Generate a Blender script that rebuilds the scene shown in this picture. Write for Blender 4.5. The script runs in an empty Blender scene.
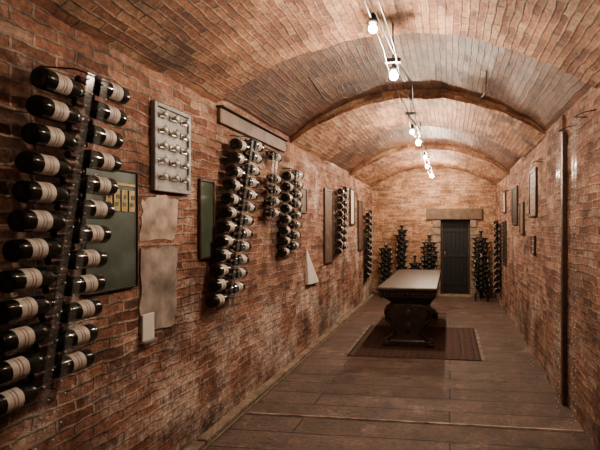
import bpy, math, random
from mathutils import Vector, noise
random.seed(4)
R=random.Random(7)
XL,XR=-1.975,1.112
YB,YF=11.3,-2.2
XC=(XL+XR)/2; HW=(XR-XL)/2
SPR=2.745; RISE=0.515

# ---------------------------------------------------------------- materials
def newmat(name):
    m=bpy.data.materials.new(name); m.use_nodes=True
    nt=m.node_tree; b=nt.nodes['Principled BSDF']
    return m,nt,b
def simple(name,col,rough=.6,metal=0,var=.25,scale=12,bump=.15,alpha=1,spec=None):
    m,nt,b=newmat(name); N=nt.nodes; L=nt.links
    tc=N.new('ShaderNodeTexCoord'); n=N.new('ShaderNodeTexNoise'); n.inputs['Scale'].default_value=scale; n.inputs['Detail'].default_value=5
    L.new(tc.outputs['Object'],n.inputs['Vector'])
    r=N.new('ShaderNodeValToRGB')
    r.color_ramp.elements[0].position=.3; r.color_ramp.elements[1].position=.7
    r.color_ramp.elements[0].color=[c*(1-var) for c in col]+[1]
    r.color_ramp.elements[1].color=[min(1,c*(1+var)) for c in col]+[1]
    L.new(n.outputs['Fac'],r.inputs['Fac']); L.new(r.outputs['Color'],b.inputs['Base Color'])
    b.inputs['Roughness'].default_value=rough; b.inputs['Metallic'].default_value=metal; b.inputs['Alpha'].default_value=alpha
    if bump:
        bp=N.new('ShaderNodeBump'); bp.inputs['Strength'].default_value=bump; bp.inputs['Distance'].default_value=.01
        L.new(n.outputs['Fac'],bp.inputs['Height']); L.new(bp.outputs['Normal'],b.inputs['Normal'])
    return m
def math_(nt,op,a,b=None,clamp=False):
    n=nt.nodes.new('ShaderNodeMath'); n.operation=op; n.use_clamp=clamp
    for i,v in enumerate((a,b)):
        if v is None: continue
        if isinstance(v,(int,float)): n.inputs[i].default_value=v
        else: nt.links.new(v,n.inputs[i])
    return n.outputs[0]
def mixc(nt,f,a,b,mode='MIX'):
    n=nt.nodes.new('ShaderNodeMix'); n.data_type='RGBA'; n.blend_type=mode
    for s,v in ((n.inputs[0],f),(n.inputs[6],a),(n.inputs[7],b)):
        if isinstance(v,(int,float)): s.default_value=v
        elif isinstance(v,(tuple,list)): s.default_value=(*v[:3],1)
        else: nt.links.new(v,s)
    return n.outputs[2]
def brick(name,cols,mortar,bw=.24,rh=.066,ms=.009,plaster=.5,plcol=(.5,.4,.33),dark=.5,distort=.02,rough=.85,bump=.8,tint=1.0,patchscale=1.1,low=0,mvar=.65):
    m,nt,b=newmat(name); N=nt.nodes; L=nt.links
    uv=N.new('ShaderNodeTexCoord').outputs['UV']
    nz=N.new('ShaderNodeTexNoise'); nz.inputs['Scale'].default_value=6; nz.inputs['Detail'].default_value=5; L.new(uv,nz.inputs['Vector'])
    sub=N.new('ShaderNodeVectorMath'); sub.operation='SUBTRACT'; L.new(nz.outputs['Color'],sub.inputs[0]); sub.inputs[1].default_value=(.5,.5,.5)
    sc=N.new('ShaderNodeVectorMath'); sc.operation='SCALE'; L.new(sub.outputs[0],sc.inputs[0]); sc.inputs['Scale'].default_value=distort*2
    ad=N.new('ShaderNodeVectorMath'); ad.operation='ADD'; L.new(uv,ad.inputs[0]); L.new(sc.outputs[0],ad.inputs[1])
    bt=N.new('ShaderNodeTexBrick'); L.new(ad.outputs[0],bt.inputs['Vector'])
    bt.inputs['Scale'].default_value=1; bt.inputs['Mortar Size'].default_value=ms; bt.inputs['Mortar Smooth'].default_value=.5
    bt.inputs['Brick Width'].default_value=bw; bt.inputs['Row Height'].default_value=rh
    bt.inputs['Color1'].default_value=(0,0,0,1); bt.inputs['Color2'].default_value=(1,1,1,1); bt.inputs['Mortar'].default_value=(.5,.5,.5,1)
    f=N.new('ShaderNodeTexNoise'); f.inputs['Scale'].default_value=24; f.inputs['Detail'].default_value=7; f.inputs['Roughness'].default_value=.75; L.new(uv,f.inputs['Vector'])
    md=N.new('ShaderNodeTexNoise'); md.inputs['Scale'].default_value=3.2; md.inputs['Detail'].default_value=6; md.inputs['Roughness'].default_value=.7; L.new(uv,md.inputs['Vector'])
    big=N.new('ShaderNodeTexNoise'); big.inputs['Scale'].default_value=patchscale; big.inputs['Detail'].default_value=9; big.inputs['Roughness'].default_value=.72; L.new(uv,big.inputs['Vector'])
    big2=N.new('ShaderNodeTexNoise'); big2.noise_dimensions='4D'; big2.inputs['W'].default_value=5.3; big2.inputs['Scale'].default_value=1.3; big2.inputs['Detail'].default_value=8; big2.inputs['Roughness'].default_value=.68; L.new(uv,big2.inputs['Vector'])
    bg,bd=big.outputs['Fac'],big2.outputs['Fac']
    if low:
        s=N.new('ShaderNodeSeparateXYZ'); L.new(uv,s.inputs[0])
        lf=math_(nt,'SUBTRACT',1,math_(nt,'MULTIPLY',s.outputs[1],.7),True)
        bg=math_(nt,'ADD',bg,math_(nt,'MULTIPLY',lf,low*1.5)); bd=math_(nt,'ADD',bd,math_(nt,'MULTIPLY',lf,low))
    v=math_(nt,'ADD',math_(nt,'MULTIPLY',bt.outputs['Color'],.7),math_(nt,'MULTIPLY',f.outputs['Fac'],.35))
    rp=N.new('ShaderNodeValToRGB'); L.new(v,rp.inputs['Fac'])
    e=rp.color_ramp.elements; n=len(cols)
    e[0].color=(*cols[0],1); e[0].position=.08
    e[1].color=(*cols[-1],1); e[1].position=.98
    for i in range(1,n-1):
        x=e.new(.08+.9*i/(n-1)); x.color=(*cols[i],1)
    mm=math_(nt,'MULTIPLY',math_(nt,'SUBTRACT',md.outputs['Fac'],.38),4.5,True)
    mcol=mixc(nt,mm,[q*(1-mvar) for q in mortar],mortar)
    c=mixc(nt,bt.outputs['Fac'],rp.outputs['Color'],mcol)
    th=.72-.22*plaster
    pm=math_(nt,'MULTIPLY',math_(nt,'SUBTRACT',bg,th),8,True)
    pm=math_(nt,'MULTIPLY',pm,math_(nt,'SUBTRACT',math_(nt,'MULTIPLY',f.outputs['Fac'],2.4),.5,True))
    c=mixc(nt,pm,c,plcol)
    dm=math_(nt,'MULTIPLY',math_(nt,'SUBTRACT',bd,.68-.2*dark),7,True)
    dm=math_(nt,'MULTIPLY',dm,.8)
    c=mixc(nt,dm,c,(.04,.026,.02))
    g=math_(nt,'ADD',math_(nt,'MULTIPLY',f.outputs['Fac'],2.6),-.3)
    g=math_(nt,'MULTIPLY',g,math_(nt,'ADD',math_(nt,'MULTIPLY',md.outputs['Fac'],2.0),.02))
    cc=N.new('ShaderNodeVectorMath'); cc.operation='SCALE'; L.new(c,cc.inputs[0]); L.new(math_(nt,'MINIMUM',math_(nt,'MAXIMUM',math_(nt,'MULTIPLY',g,tint),.08),1.5),cc.inputs['Scale'])
    L.new(cc.outputs[0],b.inputs['Base Color'])
    L.new(math_(nt,'ADD',math_(nt,'MULTIPLY',f.outputs['Fac'],.3),rough-.15,True),b.inputs['Roughness'])
    h=math_(nt,'ADD',math_(nt,'MULTIPLY',math_(nt,'SUBTRACT',1,bt.outputs['Fac']),math_(nt,'SUBTRACT',1,pm)),math_(nt,'MULTIPLY',f.outputs['Fac'],1.8))
    h=math_(nt,'ADD',h,math_(nt,'MULTIPLY',bt.outputs['Color'],.5))
    bp=N.new('ShaderNodeBump'); bp.inputs['Strength'].default_value=bump; bp.inputs['Distance'].default_value=.02
    L.new(h,bp.inputs['Height']); L.new(bp.outputs['Normal'],b.inputs['Normal'])
    return m
warm=[(.12,.055,.04),(.27,.12,.08),(.38,.18,.12),(.43,.24,.17),(.52,.37,.29)]
M_wall=brick('old_brick_wall',warm,(.52,.40,.32),plaster=.84,dark=.62,distort=.034,low=.07,tint=.86,plcol=(.72,.63,.56),bump=1)
M_wallR=brick('old_brick_wall_right_shaded',warm,(.46,.35,.27),plaster=.75,dark=.7,distort=.034,low=.05,tint=.74,plcol=(.58,.49,.42),bump=1)  # left wall's brick toned down: right-side shade put into the colour
M_back=brick('old_brick_back',[(.2,.11,.07),(.36,.195,.12),(.44,.26,.165),(.52,.35,.235)],(.46,.35,.26),ms=.008,plaster=.75,plcol=(.58,.46,.33),dark=.5,tint=.95,bump=1)
M_vault=brick('brick_vault',[(.15,.065,.04),(.32,.135,.08),(.42,.195,.11),(.48,.26,.155),(.55,.37,.25)],(.45,.32,.22),bw=.25,rh=.058,ms=.008,plaster=.5,dark=.6,tint=.78,distort=.02,rough=.65,bump=1)
M_vaultd=brick('brick_vault_dark',[(.12,.055,.035),(.24,.105,.065),(.31,.15,.09),(.37,.2,.125)],(.2,.125,.085),bw=.25,rh=.058,ms=.006,plaster=.2,dark=.65,tint=.58,distort=.015,rough=.45,bump=.9)  # darker, smoother brick for the raised vault bays
M_floor=brick('worn_plank_floor',[(.17,.115,.092),(.19,.13,.104),(.21,.145,.117),(.24,.168,.135)],(.035,.024,.02),bw=2.6,rh=.3,ms=.008,plaster=.85,plcol=(.35,.26,.21),dark=.72,distort=.014,rough=.5,bump=.7,patchscale=2.2,tint=.66,mvar=.3)
M_glass=simple('dark_bottle_glass',(.012,.014,.012),.12,0,.3,bump=0)
M_label=simple('bottle_label_paper',(.42,.38,.34),.6,0,.2,scale=30,bump=0)
M_print=simple('label_print',(.2,.13,.1),.6,0,.4,scale=90,bump=0)
M_foil=simple('capsule_foil',(.05,.02,.02),.35,.4,.3,bump=0)
M_acr=simple('acrylic_strip',(.5,.5,.48),.15,0,.05,bump=0,alpha=.07)
M_stud=simple('bright_stud',(.6,.58,.55),.3,.3,.1,bump=0)
M_iron=simple('wrought_iron',(.03,.026,.024),.6,.5,.4,30,.4)
M_steel=simple('brushed_steel',(.5,.49,.47),.35,.8,.2,20,.1)
M_wood=simple('dark_carved_wood',(.042,.028,.022),.42,0,.35,18,.4)
M_woodtop=simple('table_top_wood',(.05,.038,.031),.45,0,.45,9,.25)
M_frame=simple('frame_wood',(.06,.035,.025),.5,0,.3,20,.2)
M_green=simple('green_enamel',(.075,.1,.085),.4,0,.5,5,.15)
M_green2=simple('green_board',(.075,.1,.07),.5,0,.3,6,.15)
M_yel=simple('ochre_letter',(.4,.29,.11),.5,0,.3,20,.1)
M_grey=simple('grey_metal_panel',(.22,.21,.2),.5,.2,.3,10,.2)
M_plast=simple('old_plaster',(.34,.27,.225),.9,0,.55,8,.9)
M_slab=simple('grey_stone_slab',(.24,.2,.175),.85,0,.55,7,.9)
M_paper=simple('white_paper',(.58,.56,.53),.7,0,.06,10,.05)
M_stone=simple('lintel_stone',(.13,.09,.065),.8,0,.3,8,.5)
M_stone2=simple('pale_stone',(.22,.17,.13),.85,0,.4,8,.6)
M_door=simple('blackened_door',(.008,.009,.011),.6,0,.5,14,.2)
M_cable=simple('black_cable',(.025,.025,.025),.6,0,.2,bump=0)
M_dkboard=simple('brown_panel',(.12,.075,.055),.6,0,.4,7,.2)
M_wax=simple('candle_wax',(.2,.17,.14),.5,0,.1,bump=0)
def emis(name,col,st):
    m,nt,b=newmat(name); b.inputs['Emission Color'].default_value=(*col,1); b.inputs['Emission Strength'].default_value=st
    b.inputs['Base Color'].default_value=(.8,.8,.8,1); return m
M_bulb=emis('lit_bulb',(1,.83,.65),2850)
M_bulb2=emis('lit_bulb_dim',(1,.81,.62),850)
# rug
def rugmat():
    m,nt,b=newmat('persian_rug'); N=nt.nodes; L=nt.links
    uv=N.new('ShaderNodeTexCoord').outputs['UV']; s=N.new('ShaderNodeSeparateXYZ'); L.new(uv,s.inputs[0])
    ax=math_(nt,'ABSOLUTE',s.outputs[0]); ay=math_(nt,'ABSOLUTE',s.outputs[1])
    d=math_(nt,'MINIMUM',math_(nt,'SUBTRACT',.88,ax),math_(nt,'SUBTRACT',.925,ay))
    r=N.new('ShaderNodeValToRGB'); r.color_ramp.interpolation='CONSTANT'; L.new(math_(nt,'MULTIPLY',d,2),r.inputs['Fac'])
    e=r.color_ramp.elements; e[0].color=(.03,.02,.017,1); e[0].position=0; e[1].position=.08; e[1].color=(.08,.05,.038,1)
    for p,c in ((.13,(.04,.022,.02,1)),(.17,(.068,.033,.026,1)),(.42,(.09,.058,.044,1)),(.47,(.033,.022,.022,1)),(.52,(.07,.034,.027,1))):
        x=e.new(p); x.color=c
    v=N.new('ShaderNodeTexVoronoi'); v.inputs['Scale'].default_value=11; v.inputs['Randomness'].default_value=.3; L.new(uv,v.inputs['Vector'])
    k=math_(nt,'LESS_THAN',v.outputs['Distance'],.32)
    c=mixc(nt,math_(nt,'MULTIPLY',k,.6),r.outputs['Color'],(.13,.088,.064))
    k2=math_(nt,'LESS_THAN',v.outputs['Distance'],.16)
    c=mixc(nt,math_(nt,'MULTIPLY',k2,.8),c,(.03,.024,.026))
    L.new(c,b.inputs['Base Color']); b.inputs['Roughness'].default_value=.95
    return m
M_rug=rugmat()

# ---------------------------------------------------------------- mesh builder
class MB:
    def __init__(s): s.v=[];s.f=[];s.m=[];s.sm=[];s.mats=[];s.uv=[]
    def mi(s,mat):
        if mat not in s.mats: s.mats.append(mat)
        return s.mats.index(mat)
    def add(s,vs,fs,mat,smooth=False,uvs=None):
        o=len(s.v); s.v+= [tuple(x) for x in vs]; k=s.mi(mat)
        for f in fs:
            s.f.append([i+o for i in f]); s.m.append(k); s.sm.append(smooth)
            s.uv.append([uvs[i] for i in f] if uvs else [(0,0)]*len(f))
    def box(s,a,b,mat,bev=0):
        x0,y0,z0=[min(p,q) for p,q in zip(a,b)]; x1,y1,z1=[max(p,q) for p,q in zip(a,b)]
        if bev:
            vs=[];h=Vector(((x1-x0)/2,(y1-y0)/2,(z1-z0)/2)); c=Vector(((x0+x1)/2,(y0+y1)/2,(z0+z1)/2)); bev=min(bev,min(h)*.9)
            import itertools
            idx={}
            for sx,sy,sz in itertools.product((-1,1),repeat=3):
                for a_ in range(3):
                    d=[h.x,h.y,h.z]; 
                    for q in range(3):
                        if q!=a_: d[q]-=bev
                    idx[(sx,sy,sz,a_)]=len(vs); vs.append(c+Vector((sx*d[0],sy*d[1],sz*d[2])))
            fs=[]
            S=(-1,1)
            for sg in S:
                for a_ in range(3):
                    o=[q for q in range(3) if q!=a_]; q=[]
                    for p,r in ((-1,-1),(1,-1),(1,1),(-1,1)):
                        t=[0,0,0]; t[a_]=sg; t[o[0]]=p; t[o[1]]=r; q.append(idx[(*t,a_)])
                    fs.append(q)
            for a_ in range(3):
                o=[q for q in range(3) if q!=a_]
                for p in S:
                    for r in S:
                        q=[]
                        for e_,fa in ((-1,o[0]),(1,o[0]),(1,o[1]),(-1,o[1])):
                            t=[0,0,0]; t[a_]=e_; t[o[0]]=p; t[o[1]]=r; q.append(idx[(*t,fa)])
                        fs.append(q)
            for sx,sy,sz in itertools.product(S,repeat=3): fs.append([idx[(sx,sy,sz,q)] for q in range(3)])
            s.add(vs,fs,mat); return
        vs=[(x0,y0,z0),(x1,y0,z0),(x1,y1,z0),(x0,y1,z0),(x0,y0,z1),(x1,y0,z1),(x1,y1,z1),(x0,y1,z1)]
        s.add(vs,[(0,3,2,1),(4,5,6,7),(0,1,5,4),(1,2,6,5),(2,3,7,6),(3,0,4,7)],mat)
    def lathe(s,o,ax,prof,mats,n=14,labelfn=None,smooth=True):
        o=Vector(o); ax=Vector(ax).normalized(); ref=Vector((0,0,1)) if abs(ax.z)<.9 else Vector((1,0,0))
        u=(ref-ax*ref.dot(ax)).normalized(); w=ax.cross(u)
        for i in range(len(prof)-1):
            (t0,r0),(t1,r1)=prof[i],prof[i+1]; mt=mats[i] if isinstance(mats,list) else mats
            for j in range(n):
                a0=2*math.pi*j/n; a1=2*math.pi*(j+1)/n; am=(a0+a1)/2
                mm=mt
                if labelfn: mm=labelfn(i,u*math.cos(am)+w*math.sin(am),mt)
                q=[]
                for (t,r,a) in ((t0,r0,a0),(t0,r0,a1),(t1,r1,a1),(t1,r1,a0)): q.append(o+ax*t+(u*math.cos(a)+w*math.sin(a))*r)
                s.add(q,[(0,1,2,3)],mm,smooth)
    def tube(s,pts,r,mat,n=6):
        pts=[Vector(p) for p in pts]; vs=[];fs=[]; k=len(pts)
        for i,p in enumerate(pts):
            t=(pts[min(i+1,k-1)]-pts[max(i-1,0)]).normalized()
            ref=Vector((0,0,1)) if abs(t.z)<.92 else Vector((0,1,0))
            u=(ref-t*ref.dot(t)).normalized(); w=t.cross(u); rr=r[i] if isinstance(r,list) else r
            for j in range(n):
                a=2*math.pi*j/n; vs.append(p+(u*math.cos(a)+w*math.sin(a))*rr)
        for i in range(k-1):
            for j in range(n): fs.append((i*n+j,i*n+(j+1)%n,(i+1)*n+(j+1)%n,(i+1)*n+j))
        fs.append(tuple(range(n))[::-1]); fs.append(tuple((k-1)*n+j for j in range(n)))
        s.add(vs,fs,mat,True)
    def ball(s,c,r,mat,n=8,sc=(1,1,1)):
        vs=[];fs=[];m=n//2
        for i in range(m+1):
            p=math.pi*i/m
            for j in range(n):
                a=2*math.pi*j/n; vs.append((c[0]+r*sc[0]*math.sin(p)*math.cos(a),c[1]+r*sc[1]*math.sin(p)*math.sin(a),c[2]+r*sc[2]*math.cos(p)))
        for i in range(m):
            for j in range(n): fs.append((i*n+j,(i+1)*n+j,(i+1)*n+(j+1)%n,i*n+(j+1)%n))
        s.add(vs,fs,mat,True)
    def make(s,name,parent=None,merge=True):
        me=bpy.data.meshes.new(name); me.from_pydata(s.v,[],s.f)
        for m in s.mats: me.materials.append(m)
        me.polygons.foreach_set('material_index',s.m); me.polygons.foreach_set('use_smooth',s.sm)
        ul=me.uv_layers.new(name='UVMap'); flat=[]
        for q in s.uv:
            for a in q: flat+= [a[0],a[1]]
        ul.data.foreach_set('uv',flat)
        me.update()
        if merge:
            import bmesh
            bm=bmesh.new(); bm.from_mesh(me); bmesh.ops.remove_doubles(bm,verts=bm.verts,dist=.0002); 
            bm.to_mesh(me); bm.free()
        ob=bpy.data.objects.new(name,me); bpy.context.collection.objects.link(ob)
        if parent: ob.parent=parent
        return ob
def empty(name,loc=(0,0,0)):
    e=bpy.data.objects.new(name,None); bpy.context.collection.objects.link(e); e.empty_display_size=.1; return e

# ---------------------------------------------------------------- shell
def rough(p,a=.007): return (noise.noise(Vector(p)*2.3)*.6+noise.noise(Vector(p)*9)*.4)*a
def wall_side(name,X,sgn,mat):
    mb=MB(); ys=[YF+(YB-YF)*i/220 for i in range(221)]; zs=[3.0*j/50 for j in range(51)]
    vs=[];uv=[]
    for y in ys:
        for z in zs: vs.append((X-sgn*abs(rough((X,y,z),.010)),y,z)); uv.append((y,z))
    fs=[];nz=51
    for i in range(220):
        for j in range(50):
            q=(i*nz+j,(i+1)*nz+j,(i+1)*nz+j+1,i*nz+j+1); fs.append(q if sgn<0 else q[::-1])
    mb.add(vs,fs,mat,True,uv); 
    T=X-sgn*.3
    mb.add([(T,YF,0),(T,YB,0),(T,YB,3),(T,YF,3)],[(0,1,2,3)],mat,False,[(YF,0),(YB,0),(YB,3),(YF,3)])
    return mb.make(name)
wall_side('wall_left',XL,1,M_wall)
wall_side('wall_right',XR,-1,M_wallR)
mb=MB(); nx,ny=24,110; vs=[];uv=[]
for i in range(nx+1):
    for j in range(ny+1):
        x=XL-.1+(XR-XL+.2)*i/nx; y=YF+(YB+.4-YF)*j/ny
        vs.append((x,y,-abs(rough((x,y,0),.005)))); uv.append((x,y))
mb.add(vs,[(i*(ny+1)+j,(i+1)*(ny+1)+j,(i+1)*(ny+1)+j+1,i*(ny+1)+j+1) for i in range(nx) for j in range(ny)],M_floor,True,uv)
mb.make('floor')
DX0,DX1,DZ=-.23,.50,1.9
mb=MB()
def bquad(x0,x1,z0,z1,y=YB):
    mb.add([(x0,y,z0),(x1,y,z0),(x1,y,z1),(x0,y,z1)],[(0,1,2,3)],M_back,False,[(x0,z0),(x1,z0),(x1,z1),(x0,z1)])
bquad(XL-.1,DX0,0,3.4);bquad(DX1,XR+.1,0,3.4);bquad(DX0,DX1,DZ,3.4)
dd=.28
mb.add([(DX0,YB,0),(DX0,YB+dd,0),(DX0,YB+dd,DZ),(DX0,YB,DZ)],[(0,1,2,3)],M_back,False,[(0,0),(dd,0),(dd,DZ),(0,DZ)])
mb.add([(DX1,YB,0),(DX1,YB+dd,0),(DX1,YB+dd,DZ),(DX1,YB,DZ)],[(0,3,2,1)],M_back,False,[(0,0),(dd,0),(dd,DZ),(0,DZ)])
mb.add([(DX0,YB,DZ),(DX1,YB,DZ),(DX1,YB+dd,DZ),(DX0,YB+dd,DZ)],[(0,1,2,3)],M_back,False,[(0,0),(dd,0),(dd,DZ),(0,DZ)])
mb.make('wall_back')
mb=MB(); mb.add([(XL-.1,YF,0),(XR+.1,YF,0),(XR+.1,YF,3.4),(XL-.1,YF,3.4)],[(0,3,2,1)],M_wall,False,[(XL,0),(XR,0),(XR,3.4),(XL,3.4)]); mb.make('wall_front')
mb=MB(); y0,y1,t=4.55,5.3,.03
for (a,b) in (((XR+.005,y0),(XR-t,y0)),((XR-t,y0),(XR-t,y1)),((XR-t,y1),(XR+.005,y1))):
    L_=math.dist(a,b)
    mb.add([(a[0],a[1],0),(b[0],b[1],0),(b[0],b[1],2.8),(a[0],a[1],2.8)],[(0,1,2,3)],M_wallR,False,[(a[1]+.13,0),(a[1]+.13+L_,0),(a[1]+.13+L_,2.8),(a[1]+.13,2.8)])
mb.make('wall_right_pilaster')
def arc(dz,rise,n=48):
    Rr=(HW*HW+rise*rise)/(2*rise); th=math.asin(HW/Rr); zc=SPR+dz+rise-Rr; out=[]
    for i in range(n+1):
        a=-th+2*th*i/n; out.append((XC+Rr*math.sin(a),zc+Rr*math.cos(a),Rr*a))
    out[0]=(XL-.03,out[0][1],out[0][2]); out[-1]=(XR+.03,out[-1][1],out[-1][2])
    return out
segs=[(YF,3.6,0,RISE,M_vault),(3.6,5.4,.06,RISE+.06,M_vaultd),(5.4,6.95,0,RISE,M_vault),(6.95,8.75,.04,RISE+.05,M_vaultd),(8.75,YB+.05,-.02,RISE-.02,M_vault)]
mb=MB(); prev=None
for (y0,y1,dz,rs,mt) in segs:
    A=arc(dz,rs); ny=max(2,int((y1-y0)/.12)); vs=[];uv=[]
    for j in range(ny+1):
        y=y0+(y1-y0)*j/ny
        for (x,z,t) in A:
            d=rough((x*1.5,y,z),.035); vs.append((x,y,z+d)); uv.append((y,t+5))
    w=len(A)
    mb.add(vs,[(j*w+i,j*w+i+1,(j+1)*w+i+1,(j+1)*w+i) for j in range(ny) for i in range(w-1)],mt,True,uv)
    if prev:
        P=prev; vs=[];uv=[]
        for (p,q) in zip(P,A):
            vs+= [(p[0],y0,p[1]+rough((p[0]*1.5,y0,p[1]),.035)),(q[0],y0,q[1]+rough((q[0]*1.5,y0,q[1]),.035))]; uv+=[(p[2],0),(p[2],.1)]
        mb.add(vs,[(2*i,2*i+1,2*i+3,2*i+2) for i in range(w-1)],M_vault,False,uv)
    prev=A
mb.make('ceiling',merge=False)
# door
e=empty('door_1')
mb=MB()
for k in range(6):
    a=DX0+.05+(DX1-DX0-.1)*k/6; mb.box((a+.001,YB+.2,.01),(a+(DX1-DX0-.1)/6-.001,YB+.24,DZ-.05),M_door,.003)
for z in (.25,.95,1.6): mb.box((DX0+.06,YB+.185,z),(DX1-.06,YB+.2,z+.09),M_door,.004)
mb.make('leaf',e)
mb=MB(); mb.box((DX0,YB+.17,0),(DX0+.05,YB+.25,DZ),M_frame,.004);mb.box((DX1-.05,YB+.17,0),(DX1,YB+.25,DZ),M_frame,.004);mb.box((DX0,YB+.17,DZ-.05),(DX1,YB+.25,DZ),M_frame,.004)
mb.make('frame',e)
mb=MB(); mb.tube([(DX0+.1,YB+.19,.98),(DX0+.1,YB+.14,.98),(DX0+.1,YB+.14,1.1),(DX0+.1,YB+.19,1.1)],.008,M_steel); mb.box((DX0+.07,YB+.183,.92),(DX0+.13,YB+.19,1.16),M_iron); mb.make('handle',e)
e=empty('door_surround')
mb=MB(); mb.box((DX0-.36,YB-.05,DZ+.0),(DX1+.3,YB+.1,DZ+.28),M_stone,.02); mb.make('lintel',e)
mb=MB(); z=0;i=0
while z<DZ-.01:
    h=min(.19,DZ-z); w=.2 if i%2 else .27
    mb.box((DX0-w,YB-.03,z+.004),(DX0,YB+.1,z+h-.004),M_stone2,.012)
    mb.box((DX1,YB-.03,z+.004),(DX1+w-.04,YB+.1,z+h-.004),M_stone2,.012); z+=h;i+=1
mb.make('jambs',e)
mb=MB(); mb.box((DX0-.1,YB-.12,-.01),(DX1+.1,YB+.2,.035),M_stone2,.01); mb.make('threshold',e)
mb=MB(); y=YF
while y<YB-.1:
    l=.55+R.random()*.5; y2=min(y+l,YB-.02)
    mb.box((XL-.01,y+.004,-.01),(XL+.08,y2-.004,.03+R.random()*.01),M_stone2,.008); y=y2
mb.make('baseboard_left')
mb=MB(); mb.tube([(XL+.11,YF+.1+i*.4,.009) for i in range(33)],.008,M_stone2); mb.make('floor_conduit')
mb=MB(); mb.box((XL+.13,3.92,-.008),(XR-.01,3.942,.008),M_plast,.003); mb.make('trim_1')
mb=MB(); mb.box((XL+.13,5.06,-.008),(XR-.04,5.072,.004),M_stone2,.002); mb.make('trim_2')
mb=MB(); mb.box((XL+.13,9.0,-.008),(XR-.01,9.02,.006),M_stone2,.002); mb.make('trim_3')

# ---------------------------------------------------------------- racks
def bottle(mb,base,ax,out):
    r=.049
    prof=[(.012,.001),(.004,.03),(0,r*.93),(.008,r),(.05,r),(.055,r*1.01),(.082,r*1.01),(.088,r*1.01),(.097,r*1.01),(.104,r*1.01),(.13,r*1.01),(.135,r),(.18,r),(.2,r*.9),(.215,r*.68),(.232,.019),(.25,.0155),(.252,.0165),(.3,.0155),(.301,.0175),(.31,.0175),(.312,.001)]
    G,Lb,P,F=M_glass,M_label,M_print,M_foil
    mats=[G,G,G,G,G,Lb,P,Lb,P,Lb,G,G,G,G,G,G,F,F,F,F,F]
    def fn(i,nrm,mt):
        if mt in (Lb,P):
            d=nrm.dot(Vector((out,0,.2)).normalized())
            if d<.1: return G
            if mt is P and d<.45: return Lb
        return mt
    mb.lathe(base,ax,prof,mats,18,fn)
def rack(top,bot,rows,sides=(1,1),wallX=XL,out=1,floorto=True,half=.262,studs=True,skip=()):
    e=empty('hanging_wine_rack')
    T=Vector(top);B=Vector(bot); d=(B-T)
    mb=MB()
    for i in range(rows):
        c=T+d*(i/max(1,rows-1)); sp=abs(d.z)/max(1,rows-1)
        if i in skip: continue
        if sides[0]: bottle(mb,c+Vector((0,-half+R.uniform(-.006,.006),0)),(R.uniform(-.03,.03),1,R.uniform(-.02,.03)),out)
        if sides[1]: bottle(mb,c+Vector((0,half+R.uniform(-.006,.006),sp*.5)),(R.uniform(-.03,.03),-1,R.uniform(-.02,.03)),out)
    if rows: mb.make('bottles',e)
    dn=d.normalized(); top2=T-dn*.09; zf=.02 if floorto else B.z-.15
    t=(top2.z-zf)/-dn.z; bot2=top2+dn*t
    mb=MB(); ms=MB()
    for s_,oy in ((1,-.045),(1,.045)):
        o=Vector((out*.058,oy,0))
        a=top2+o;b=bot2+o
        w=Vector((0,.022,0)); q=Vector((out*.004,0,0))
        mb.add([a-w,a+w,b+w,b-w,a-w+q,a+w+q,b+w+q,b-w+q],[(0,1,2,3),(7,6,5,4),(0,4,5,1),(1,5,6,2),(2,6,7,3),(3,7,4,0)],M_acr)
        n=int((a-b).length/.065)
        for k in range(n):
            p=a+(b-a)*((k+.5)/n)
            ms.ball(p+Vector((out*.006,(.016 if k%2 else -.016),0)),.0055,M_stud,6)
    mb.make('acrylic_strips',e); ms.make('studs',e)
    mb=MB()
    mb.tube([Vector((wallX-out*.003,top2.y-.12,top2.z+.02)),top2+Vector((0,-.08,.015)),top2+Vector((out*.058,0,0)),top2+Vector((0,.08,.015)),Vector((wallX-out*.003,top2.y+.12,top2.z+.02))],.004,M_iron)
    mb.tube([top2+Vector((out*.058,-.075,-.01)),top2+Vector((out*.058,.075,-.01))],.005,M_iron)
    if rows:
        m2=T+d*.98+Vector((out*.058,0,-.03))
        mb.tube([m2,Vector((wallX-out*.003,m2.y,m2.z))],.006,M_iron)
    mb.make('bracket',e)
    return e
rack((-1.83,2.06,2.377),(-1.885,1.875,.955),12)
rack((-1.85,3.95,2.43),(-1.885,3.62,1.11),12)
rack((-1.87,4.50,2.41),(-1.88,4.46,1.80),6,sides=(0,1),floorto=False,skip=(1,))
rack((-1.87,5.22,2.30),(-1.88,5.12,1.42),8,floorto=False)
rack((-1.87,7.80,2.33),(-1.88,7.72,1.30),9,floorto=False)
rack((-1.87,10.4,2.0),(-1.88,10.4,.6),11,floorto=False)
rack((XR-.1,10.1,1.75),(XR-.1,10.1,.35),11,wallX=XR,out=-1,floorto=False)
for y,z in ((4.28,2.5),(3.75,2.5),(5.55,2.4),(8.7,2.3)):
    rack((XR-.07,y,z),(XR-.07,y,1.2),0,wallX=XR,out=-1)

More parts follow.
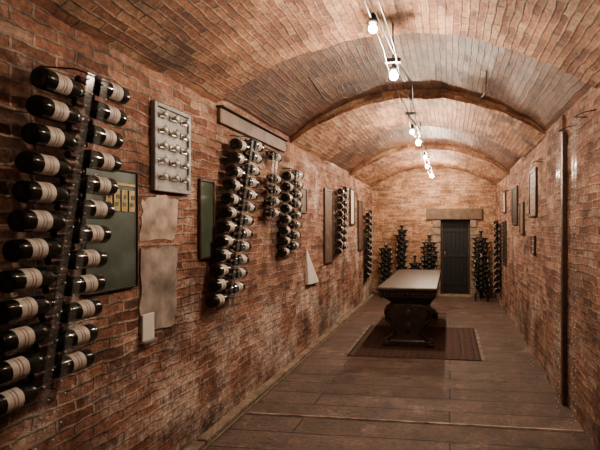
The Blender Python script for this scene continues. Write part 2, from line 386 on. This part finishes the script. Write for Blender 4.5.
# ---------------------------------------------------------------- wall pictures
def panel(name,X,out,y0,y1,z0,z1,mfill,mframe,fw=.025,t=.03,parent=None):
    mb=MB(); a=X+out*.001
    mb.box((a,y0+fw*.5,z0+fw*.5),(X+out*t*.6,y1-fw*.5,z1-fw*.5),mfill)
    for q in ((y0,y0+fw,z0,z1),(y1-fw,y1,z0,z1)): mb.box((a,q[0],q[2]),(X+out*t,q[1],q[3]),mframe,.004)
    for q in ((y0+fw,y1-fw,z0,z0+fw),(y0+fw,y1-fw,z1-fw,z1)): mb.box((a,q[0],q[2]),(X+out*t,q[1],q[3]),mframe,.004)
    return mb.make(name,parent)
e=empty('lock_display_board')
panel('board',XL,1,2.76,3.18,1.95,2.55,M_grey,M_grey,.03,.035,e)
mb=MB()
for r in range(5):
    z=2.04+r*.105
    for c in range(3):
        y=2.84+c*.13; x=XL+.018
        mb.box((x,y-.04,z-.006),(x+.012,y+.04,z+.028),M_steel,.003)
        mb.lathe((x+.01,y-.015,z+.012),(1,0,0),[(0,.012),(.03,.01),(.034,.02),(.045,.018),(.048,.001)],M_stud,10)
        mb.tube([(x+.02,y+.01,z+.02),(x+.03,y+.012,z+.045),(x+.03,y+.034,z+.045),(x+.02,y+.036,z+.02)],.005,M_stud)
mb.make('locks',e)
e=empty('green_enamel_sign')
panel('plate',XL,1,2.2,2.62,1.33,2.05,M_green,M_iron,.012,.02,e)
mb=MB()
for i in range(4):
    y=2.35+i*.063; x=XL+.014
    mb.box((x,y,1.80),(x+.004,y+.048,1.93),M_yel)
    mb.box((x+.004,y+.01,1.83),(x+.006,y+.036,1.855),M_green); mb.box((x+.004,y+.018,1.875),(x+.006,y+.048 if i%2 else y+.036,1.9),M_green)
mb.box((x,2.35,1.955),(x+.004,2.59,1.97),M_yel)
mb.make('lettering',e)
panel('green_framed_board',XL,1,3.32,3.54,1.45,2.09,M_green2,M_frame,.018)
panel('framed_document',XL,1,6.88,7.40,1.13,2.33,M_dkboard,M_frame,.035)
panel('picture_frame',XL,1,8.72,9.1,1.75,2.5,M_paper,M_frame,.04)
panel('picture_frame',XL,1,9.5,9.95,1.2,2.3,M_dkboard,M_frame,.04)
panel('picture_frame',XL,1,5.72,6.0,1.9,2.25,M_dkboard,M_frame,.03)
panel('wall_plaque',XR,-1,5.95,6.45,1.85,2.48,M_dkboard,M_frame,.035)
panel('picture_frame',XR,-1,6.95,7.3,1.6,2.1,M_dkboard,M_frame,.03)
panel('picture_frame',XR,-1,7.6,8.2,1.75,2.4,M_iron,M_frame,.03)
panel('picture_frame',XR,-1,9.1,9.75,.95,1.85,M_iron,M_frame,.04)
panel('picture_frame',XR,-1,9.15,9.6,2.0,2.45,M_plast,M_frame,.03)
panel('picture_frame',XR,-1,6.05,6.3,1.35,1.6,M_dkboard,M_frame,.02)
mb=MB(); mb.box((XR-.001,4.475,0),(XR-.045,4.545,2.62),M_frame,.005); mb.make('timber_post')
mb=MB(); mb.box((XL+.001,3.62,2.6),(XL+.035,5.15,2.73),M_dkboard,.006); mb.box((XL+.001,3.6,2.73),(XL+.075,5.17,2.745),M_frame,.004); mb.make('wooden_ledge_board')
def patch(name,pts,mat,t=.008):
    mb=MB(); P=[]
    for i in range(len(pts)):
        a=pts[i];b=pts[(i+1)%len(pts)]
        for k in range(7):
            f=k/7; P.append((a[0]+(b[0]-a[0])*f+R.uniform(-.015,.015),a[1]+(b[1]-a[1])*f+R.uniform(-.015,.015)))
    n=len(P); vs=[(XL-.004,y,z) for y,z in P]+[(XL+t,y,z) for y,z in P]
    mb.add(vs,[tuple(range(n,2*n))]+[(i,(i+1)%n,n+(i+1)%n,n+i) for i in range(n)],mat); mb.make(name)
patch('plaster_patch',[(2.66,1.63),(3.03,1.61),(3.06,1.9),(2.9,1.93),(2.68,1.88)],M_plast,.003)
patch('stone_slab_inset',[(2.65,1.02),(3.02,1.0),(3.04,1.56),(2.66,1.57)],M_slab,.010)
e=MB(); e.box((XL+.011,2.655,.97),(XL+.024,2.77,1.14),M_paper,.003); e.box((XL-.004,2.65,.955),(XL+.045,2.775,.97),M_steel); e.make('white_notice_card')
mb=MB(); mb.add([(XL,6.0,1.42),(XL,6.0,.92),(XL,6.5,.90),(XL+.015,6.0,1.42),(XL+.045,6.0,.92),(XL+.045,6.5,.90)],[(0,1,4,3),(3,4,5),(0,3,5,2),(1,2,5,4),(0,2,1)],M_paper); mb.make('paper_wedge_holder')

# ---------------------------------------------------------------- ceiling lamps on cable
e=empty('cable_lamp_string')
def vz(x): 
    Rr=(HW*HW+RISE*RISE)/(2*RISE); return SPR+RISE-Rr+math.sqrt(Rr*Rr-(x-XC)**2)
mb=MB()
for dx in (-.04,.04):
    pts=[]
    for i in range(121):
        y=YF+.05+(YB-YF-.1)*i/120; ph=(y%1.6)/1.6
        pts.append((XC+dx+.012*math.sin(y*3),y,2.98-.05*math.sin(math.pi*ph)))
    mb.tube(pts,.0055,M_cable)
y=-1.4
while y<11:
    mb.tube([(XC,y,2.97),(XC,y,3.27)],.006,M_cable); mb.box((XC-.06,y-.015,2.96),(XC+.06,y+.015,2.99),M_cable); y+=1.6
mb.tube([(XC-.05,2.2,3.24),(XC-.08,2.7,3.15),(XC+.02,3.4,3.0),(XC+.1,4.0,2.98),(XC+.04,4.8,2.97)],.007,M_cable)
mb.tube([(XC-.04,4.9,2.96),(XC+.08,5.6,2.9),(XC-.03,6.4,2.96),(XC+.07,7.2,2.9),(XC,8.0,2.97)],.007,M_cable)
mb.make('cables',e)
bp=[(-1.2,0,0),(0.4,0,0),(2.62,-.02,0),(3.45,0,1),(5.5,-.03,0),(6.2,.0,1),(7.5,0.02,0),(8.6,0,1),(10.2,.02,2)]
mb=MB(); mg=MB()
for (y,dx,st) in bp:
    x=XC+dx; z=2.875
    mg.tube([(x,y,2.97),(x,y,z+.06)],.006,M_cable)
    mg.lathe((x,y,z+.03),(0,0,1),[(0,.012),(.005,.026),(.04,.022),(.06,.01),(.062,.001)],M_cable,12)
    mb.ball((x,y,z),(.024,.032,.036)[st],M_bulb if st else M_bulb2,12)
mg.make('sockets',e); mb.make('bulbs',e)
mb=MB(); mb.lathe((-1.0,1.62,vz(-1.0)+.02),(0,0,-1),[(0,.05),(.05,.05),(.07,.035),(.075,.001)],M_iron,14); mb.make('ceiling_junction_box')
for xx,yy in ((-1.35,4.2),(.35,4.4)):
    mb=MB(); mb.tube([(xx,yy,vz(xx)+.065),(xx+.02,yy+.45,vz(xx)-.01),(xx,yy+.9,vz(xx)+.065)],.007,M_iron); mb.make('vault_tie_rod')

# ---------------------------------------------------------------- table
e=empty('carved_trestle_table')
TX0,TX1,TY0,TY1,TH=-1.02,-.17,6.2,8.95,.86
cx=(TX0+TX1)/2
mb=MB()
mb.box((TX0,TY0,TH-.05),(TX1,TY1,TH),M_woodtop,.012)
mb.box((TX0+.03,TY0+.03,TH-.085),(TX1-.03,TY1-.03,TH-.05),M_wood,.01)
mb.make('top',e)
mb=MB()
k=int((TY1-TY0)/.055)
for i in range(k):
    y=TY0+.05+(TY1-TY0-.1)*i/(k-1)
    for x in (TX0+.035,TX1-.035): mb.ball((x,y,TH-.1),.024,M_wood,8,(.8,.8,1.1))
k=15
for i in range(k):
    x=TX0+.05+(TX1-TX0-.1)*i/(k-1)
    for y in (TY0+.035,TY1-.035): mb.ball((x,y,TH-.1),.024,M_wood,8,(.8,.8,1.1))
mb.box((TX0+.045,TY0+.045,TH-.15),(TX1-.045,TY1-.045,TH-.084),M_wood,.006)
mb.make('gadrooned_apron',e)
prof=[(0,.35),(.045,.37),(.07,.35),(.09,.29),(.12,.235),(.17,.205),(.22,.215),(.28,.25),(.34,.30),(.40,.335),(.46,.35),(.52,.345),(.57,.315),(.60,.26),(.625,.25),(.65,.30),(.68,.35),(.72,.365)]
for nm,yc in (('front_trestle',6.48),('rear_trestle',8.62)):
    mb=MB(); th=.085; vs=[]
    n=len(prof)
    for (z,w) in prof:
        tt=th*(1.15 if z<.08 or z>.6 else .85+.25*(w/.35))
        for sx in (-1,-.75,0,.75,1):
            for sy in (-1,1):
                vs.append((cx+sx*w,yc+sy*tt*(.55 if abs(sx)==1 else (1 if sx else 1.12)),z))
    fs=[]
    for i in range(n-1):
        a=i*10;b=a+10
        for s_ in range(4):
            fs.append((a+2*s_,a+2*s_+2,b+2*s_+2,b+2*s_)); fs.append((a+2*s_+1,b+2*s_+1,b+2*s_+3,a+2*s_+3))
        fs.append((a,b,b+1,a+1)); fs.append((a+8,a+9,b+9,b+8))
    t=(n-1)*10
    for s_ in range(4): fs.append((t+2*s_,t+2*s_+2,t+2*s_+3,t+2*s_+1)); fs.append((2*s_,2*s_+1,2*s_+3,2*s_+2))
    mb.add(vs,fs,M_wood)
    for sy in (-1,1):
        yf=yc+sy*(th*1.02)
        for sx in (-1,1):
            pts=[];rr=[]
            for q in range(40):
                a=q/39*math.pi*3.6; r=.105*(1-q/44)
                pts.append((cx+sx*(.215+r*math.cos(a)),yf,.47+r*math.sin(a)*1.05)); rr.append(.018*(1-q/60))
            mb.tube(pts,rr,M_wood,6)
            pts=[(cx+sx*(.32-.13*math.sin(q/14*math.pi)),yf,.08+.30*q/14) for q in range(15)]
            mb.tube(pts,.017,M_wood,6)
            mb.ball((cx+sx*.31,yf-sy*.01,.05),.05,M_wood,10,(1.1,.9,.9))
            for g in (-1,0,1): mb.ball((cx+sx*(.31+.035*g),yf+sy*.035,.028),.024,M_wood,8)
        mb.ball((cx,yf,.46),.07,M_wood,14,(1,.45,1.25)); mb.ball((cx,yf,.28),.05,M_wood,10,(1,.5,1.8)); mb.ball((cx,yf,.6),.04,M_wood,10,(2,.5,.7))
        for g in range(7):
            a=math.pi*(g/6); mb.ball((cx+.11*math.cos(a),yf,.46+.1*math.sin(a)),.022,M_wood,8,(1,.6,1))
    mb.make(nm,e)
mb=MB(); mb.box((cx-.05,6.5,.16),(cx+.05,8.6,.27),M_wood,.012)
for i in range(6):
    y=6.75+i*.33; mb.lathe((cx,y,.26),(0,0,1),[(0,.045),(.03,.05),(.06,.03),(.16,.026),(.22,.042),(.30,.05),(.36,.028),(.45,.045)],M_wood,12)
mb.make('stretcher_arcade',e)
e.location=(0,0,.0125)
# rug
mb=MB(); rx0,rx1,ry0,ry1=-1.36,.40,5.85,7.7; mxx,myy=(rx0+rx1)/2,(ry0+ry1)/2
n=20; vs=[];uv=[]
for i in range(n+1):
    for j in range(n+1):
        x=rx0+(rx1-rx0)*i/n;y=ry0+(ry1-ry0)*j/n; vs.append((x,y,.010+.002*noise.noise(Vector((x*4,y*4,0))))); uv.append((x-mxx,y-myy))
mb.add(vs,[(i*(n+1)+j,(i+1)*(n+1)+j,(i+1)*(n+1)+j+1,i*(n+1)+j+1) for i in range(n) for j in range(n)],M_rug,True,uv)
for (a,b) in (((rx0,ry0),(rx1,ry0)),((rx1,ry0),(rx1,ry1)),((rx1,ry1),(rx0,ry1)),((rx0,ry1),(rx0,ry0))):
    mb.add([(a[0],a[1],.011),(b[0],b[1],.011),(b[0],b[1],-.002),(a[0],a[1],-.002)],[(0,1,2,3)],M_rug)
for i in range(90):
    y=ry0+.01+(ry1-ry0-.02)*i/89
    for x,s_ in ((rx0,-1),(rx1,1)): mb.box((x,y-.004,.001),(x+s_*(.04+R.random()*.015),y+.004,.006),M_plast)
mb.make('persian_rug')

# ---------------------------------------------------------------- wrought-iron candelabra at the back
def candel(x,y,h,seed,wd=1.0,step=.15):
    r=random.Random(seed); mb=MB()
    mb.tube([(x,y,.16),(x,y,h)],.03,M_iron,8)
    for a in (90,210,330):
        a=math.radians(a); c,s_=math.cos(a),math.sin(a)
        mb.tube([(x,y,.3),(x+.05*c,y+.05*s_,.22),(x+.13*c,y+.13*s_,.16),(x+.17*c,y+.17*s_,.07),(x+.16*c,y+.16*s_,.02),(x+.13*c,y+.13*s_,.03)],.018,M_iron)
    z=.3
    while z<h-.1:
        mb.ball((x,y,z),.07,M_iron,8,(1,1,.8))
        for s_ in (-1,1):
            L=r.uniform(.1,.17)*wd; pts=[]
            for q in range(16):
                a=q/15*math.pi*1.7; rr=L*.45*(1-q/26)
                pts.append((x+s_*(L*.5-rr*math.cos(a)),y-.02*math.sin(a),z+rr*math.sin(a)))
            mb.tube(pts,.022,M_iron)
            mb.lathe((x+s_*L,y,z+.02),(0,0,1),[(0,.01),(.02,.035),(.04,.04),(.041,.014),(.09,.013),(.092,.001)],[M_iron,M_iron,M_iron,M_wax,M_wax],10)
            mb.ball((x+s_*L*.6,y-.03,z-.05),.035,M_iron,8)
        z+=step
    mb.lathe((x,y,h-.02),(0,0,1),[(0,.02),(.03,.06),(.045,.06),(.046,.018),(.12,.016),(.122,.001)],[M_iron,M_iron,M_iron,M_wax,M_wax],10)
    mb.make('wrought_iron_candelabrum')
candel(-1.18,11.05,1.74,1,.8,.13); candel(-.50,11.05,1.5,2,1.15,.11); candel(.74,11.06,1.6,3,1.2,.11); candel(-.86,11.06,1.0,6,.9,.12); candel(.72,10.62,1.0,8,1.1,.11); candel(-1.57,11.04,1.25,9,1.0,.12)

# ---------------------------------------------------------------- world + camera
w=bpy.data.worlds.new('world'); bpy.context.scene.world=w; w.use_nodes=True
w.node_tree.nodes['Background'].inputs['Color'].default_value=(.5,.42,.38,1); w.node_tree.nodes['Background'].inputs['Strength'].default_value=.05
try: bpy.context.scene.view_settings.look='AgX - Medium High Contrast'
except Exception: pass
cam=bpy.data.cameras.new('camera'); co=bpy.data.objects.new('camera',cam); bpy.context.collection.objects.link(co)
co.location=(0,0,1.7); co.rotation_euler=(math.radians(90),0,math.atan(58/450))
cam.sensor_width=36; cam.lens=27; cam.shift_x=-92/600; cam.shift_y=.005; cam.clip_start=.05
bpy.context.scene.camera=co
